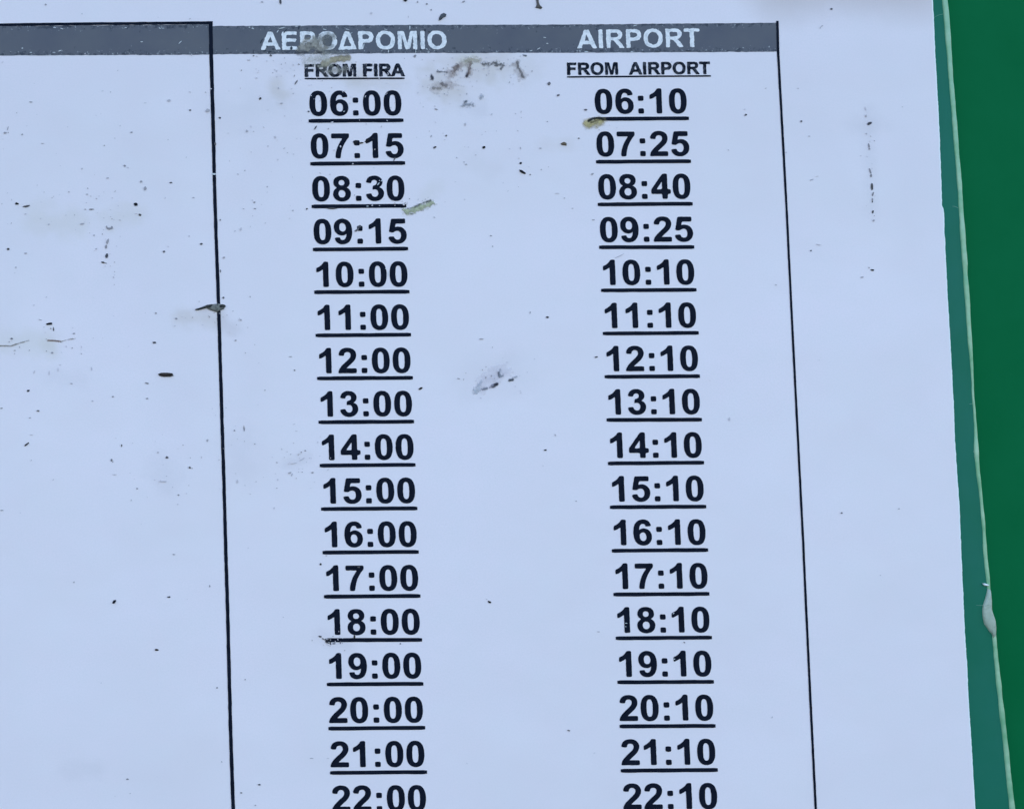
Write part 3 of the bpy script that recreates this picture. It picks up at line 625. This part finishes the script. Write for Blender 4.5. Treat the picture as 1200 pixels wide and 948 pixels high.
smear('mud_smear', [([(379, 75.4), (386, 71.5), (394, 69.2), (407.5, 68.4)], 4.6, .55, (.36, .30, .20), .9, 3.5, .9), ([(374, 78.5), (388, 76)], 5, 1, (.38, .36, .29), .5, 3, 1.2), ([(358, 72), (382, 67.5)], 9, 1, (.55, .53, .48), .45, 4, 1.0),
                    ([(384, 84), (404, 82)], 7, 1, (.36, .34, .30), .55, 3, 1.3), ([(392, 66.6), (408, 66.6)], 1.4, 1, (.16, .14, .10), .5, 3, 1)],
      'tan flake of dried mud just above FROM FIRA', 'smear', group='dried mud smears')
smear('grime_marks', [([(547.2, 89), (549.5, 81), (551, 74)], 2.7, 1, (.09, .06, .065), .9, 2.2, 1.5), ([(546.5, 89.5), (547.4, 88)], 2.2, .9, (.03, .03, .04), .9, 2, .8), ([(532, 84), (535, 78)], 4, 1, (.16, .12, .11), .7, 2.2, 1.9), ([(528, 88), (540, 76)], 8, 1, (.42, .33, .29), .42, 4, 1.4),
                      ([(550, 85), (549, 73)], 6, 1, (.40, .31, .27), .45, 4, 1.3), ([(546, 72), (560, 71)], 5, 1, (.47, .42, .31), .5, 3, 1.3),
                      ([(567, 75), (574, 75.6), (578, 74), (586, 77)], 2.9, 1, (.17, .16, .155), .75, 1.8, 2.3), ([(582, 76), (589, 76), (587, 81)], 3.2, 1, (.15, .14, .14), .85, 1.8, 1.8), ([(605.8, 73), (607, 80), (611, 87)], 2, 1, (.12, .11, .11), .85, 2.4, 1.5), ([(611.5, 89), (612.5, 90.4)], 2.8, .9, (.08, .08, .09), .9, 2, 1.0), ([(604, 76), (612, 90)], 8, 1, (.46, .39, .36), .35, 4, 1.4),
                      ([(505.6, 88.5), (506.3, 93.5)], 2.3, .8, (.06, .06, .07), .9, 2, 1.1), ([(517, 98.5), (522, 101)], 2.6, .9, (.09, .08, .08), .85, 2, 1.5), ([(508, 103.5), (516, 104)], 2, 1, (.25, .23, .20), .7, 2.2, 1.5), ([(512, 84.5), (523, 85)], 1.5, 1, (.14, .14, .15), .7, 2.2, 1.6), ([(510, 104), (526, 98)], 9, 1, (.46, .38, .35), .34, 5, 1.3),
                      ([(613, 65.2), (616, 65.6)], 1.6, .9, (.15, .16, .18), .8, 2, 1), ([(544, 120), (546, 119)], 2.2, 1, (.10, .11, .13), .8, 2, 1.2), ([(543, 124), (553, 123)], 3.5, 1, (.25, .26, .28), .6, 2.4, 1.7), ([(563, 116), (564, 113)], 3, 1, (.38, .39, .42), .6, 3, 1.2)],
      'brown streaky grime marks under the grey band between the two headings', 'grime')
smear('grime_marks', [([(577, 452.6), (581.5, 450.5)], 2.9, .7, (.012, .012, .02), 1, 3, .5), ([(574, 454), (577, 452)], 2.4, 1, (.30, .28, .33), .6, 2, 1.3), ([(565, 456.4), (571, 455)], 1.7, 1, (.14, .15, .17), .85, 2, 1.2), ([(556, 457), (564, 447)], 2.6, 1, (.48, .50, .54), .55, 2.4, 1.6), ([(557, 460), (562, 455)], 3.6, 1, (.48, .50, .53), .5, 2.4, 1.8),
                      ([(584.2, 437), (584.8, 440)], 2.0, .8, (.03, .035, .045), 1, 3, .5), ([(585, 441), (589, 440.4)], 2.2, 1, (.16, .18, .2), .8, 2.2, 1.2), ([(586, 433), (585, 438)], 1.6, 1, (.35, .37, .4), .7, 2, 1.3), ([(597, 446), (600.5, 445.3)], 2.5, .9, (.06, .07, .085), .95, 3, .7), ([(602, 442.5), (605, 441)], 2, 1, (.40, .42, .45), .6, 2, 1.3), ([(565, 450), (592, 436)], 16, 1, (.60, .55, .63), .2, 9, 1.0)],
      'smudged grey and black grime mark between the columns, level with 12:00 and 13:00', 'grime')
smear('moss_smear', [([(475, 248.6), (486, 246.5), (497, 241.5), (507, 238)], 4.6, .9, (.44, .45, .29), .85, 3, 1.5), ([(475, 245), (485, 243.5), (493, 239), (507, 234.6)], 1.3, 1, (.09, .10, .08), .75, 2.0, 2.2), ([(480, 251), (484, 251)], 1.2, 1, (.15, .16, .12), .6, 2, 1.2)],
      'yellow green smear slanting up from the 08:30 underline', 'smear')
smear('rust_smear', [([(688, 146), (704, 142.5)], 8, 1, (.48, .39, .19), .95, 5, .7), ([(689, 142.3), (694, 139.4), (702, 138.6), (707, 140.4)], 1.9, .7, (.02, .02, .018), 1, 3, .7), ([(692, 144), (699, 142), (705, 141.5)], 1.4, 1, (.08, .06, .03), .75, 2, 1.9)],
      'ochre brown crust at the left end of the 06:10 underline', 'smear')
smear('grime_streak', [([(56, 399), (63, 399.2), (71, 400.2)], 1.0, .8, (.22, .12, .08), .9, 3, .6), ([(71, 400.4), (80, 398), (88, 396.8)], .9, 1, (.33, .28, .22), .7, 3, 1.2)],
      'thin brown hairline streak below the short black dash on the left', 'streak', group='brown hairline streaks')
smear('grime_streak', [([(-4, 405.5), (8, 405.3), (12, 405.8), (23, 402), (34, 399)], .9, .9, (.26, .22, .17), .8, 3, 1.2)],
      'thin brown hairline streak running in from the left side', 'streak', group='brown hairline streaks')

def debris(name, outline, hgt, m, label, cat, depth=Y_STAIN):
    return tag(dome(outline, depth, hgt, m, name, None, 3, .7, False), label, cat, 'larger grains of dirt stuck on the sheet' if name == 'dirt_grain' else None)
def tone(name, a, b, sc_=700):
    def g(t, s): t.links.new(mixc(t, ramp(t, noise(t, sc_, 3, .6), [(.35, 0.), (.65, 1.)]), a, b), s.inputs['Base Color'])
    return mat(name, a, .7, .2, g)
M_HUSK = tone('brown_husk', (.020, .014, .012), (.045, .032, .026))
M_BLACK = tone('black_grain', (.006, .006, .010), (.016, .016, .02))
M_WING = tone('dusty_wing', (.06, .065, .06), (.24, .23, .20), 1600)
M_BODY = tone('dark_dry_body', (.012, .013, .013), (.05, .05, .045), 1200)
debris('seed_husk', [(185, 438.2), (189, 436.8), (196, 436.8), (202, 437.4), (203.6, 440.4), (200, 441.4), (192, 441.6), (187, 440.6)], .35, M_HUSK, 'flat brown seed husk lying alone on the left blank column', 'husk')
ins = thing('dead_insect', 'dried insect scrap with a grey body stuck across the left column line', 'insect')
dome([(241, 359.6), (246, 356.8), (256, 356), (263, 357), (264.4, 359), (262, 362.6), (258.6, 363.8), (254.5, 366), (250, 364.6), (244, 362.4)], Y_STAIN, .42, M_WING, 'body', ins, 4, .6, False)
dome([(228.4, 362.4), (236, 360.2), (243, 357.2), (250, 356.8), (248.5, 359.6), (241, 361.4), (233, 363.4), (229.4, 363.6)], Y_STAIN - .2, .3, M_BODY, 'tail', ins, 3, .7, False)
dome([(256, 358.6), (260, 356.8), (264, 357.4), (264.6, 359.4), (261, 361), (257.6, 360.6)], Y_STAIN - .25, .3, M_BODY, 'head', ins, 3, .7, False)
debris('dirt_grain', [(54.2, 379.2), (57, 378.2), (61, 378), (61.4, 380), (58, 380.8), (54.6, 381)], .25, M_BLACK, 'short black dash shaped grain above the brown hairline', 'grain')
debris('dirt_grain', [(131.6, 705.6), (133.4, 703), (136, 702.6), (136, 704.6), (134, 707), (132, 707)], .3, M_BLACK, 'black oval grain alone in the lower left of the sheet', 'grain')
debris('dirt_grain', [(28.4, 522), (31, 519.8), (33.6, 518), (34, 519.4), (31.4, 521.6), (29.4, 523)], .2, M_BLACK, 'small slanted black grain near the left side at mid height', 'grain')
debris('dirt_grain', [(608.4, 199), (611, 199.4), (614, 201.4), (616.4, 203.4), (615.4, 204.2), (611.6, 203), (609, 201)], .25, M_BLACK, 'slanted black grain between the two columns, level with 07:25', 'grain')
debris('dirt_grain', [(472, -2), (477.4, -2), (477.6, .8), (475.2, 2.6), (473, 1)], .3, M_BLACK, 'black grain cut by the top of the photo above the Greek heading', 'grain')
debris('dirt_grain', [(514.6, 21), (516.8, 17), (520, 15.6), (523.2, 17), (522.6, 19.8), (519.6, 21.2), (517, 23.4), (514, 25)], .3, tone('grey_grain', (.035, .04, .05), (.09, .09, .10)), 'grey black grain just above the last letter of the Greek heading', 'grain')
debris('dirt_grain', [(628, -2), (630.6, -2), (631, 3), (633, 7.5), (635.6, 9.6), (634, 11), (630, 10), (627.4, 9.4), (629, 6)], .25, tone('brown_grain', (.05, .04, .036), (.13, .11, .10)), 'brown hooked scrap at the top above the grey band', 'grain')
debris('dirt_grain', [(657, 168.4), (661, 166.4), (664, 168), (664, 171), (661, 170.4), (658, 170)], .2, tone('rust_grain', (.10, .07, .045), (.20, .15, .10)), 'small rust brown grain left of 07:25', 'grain')
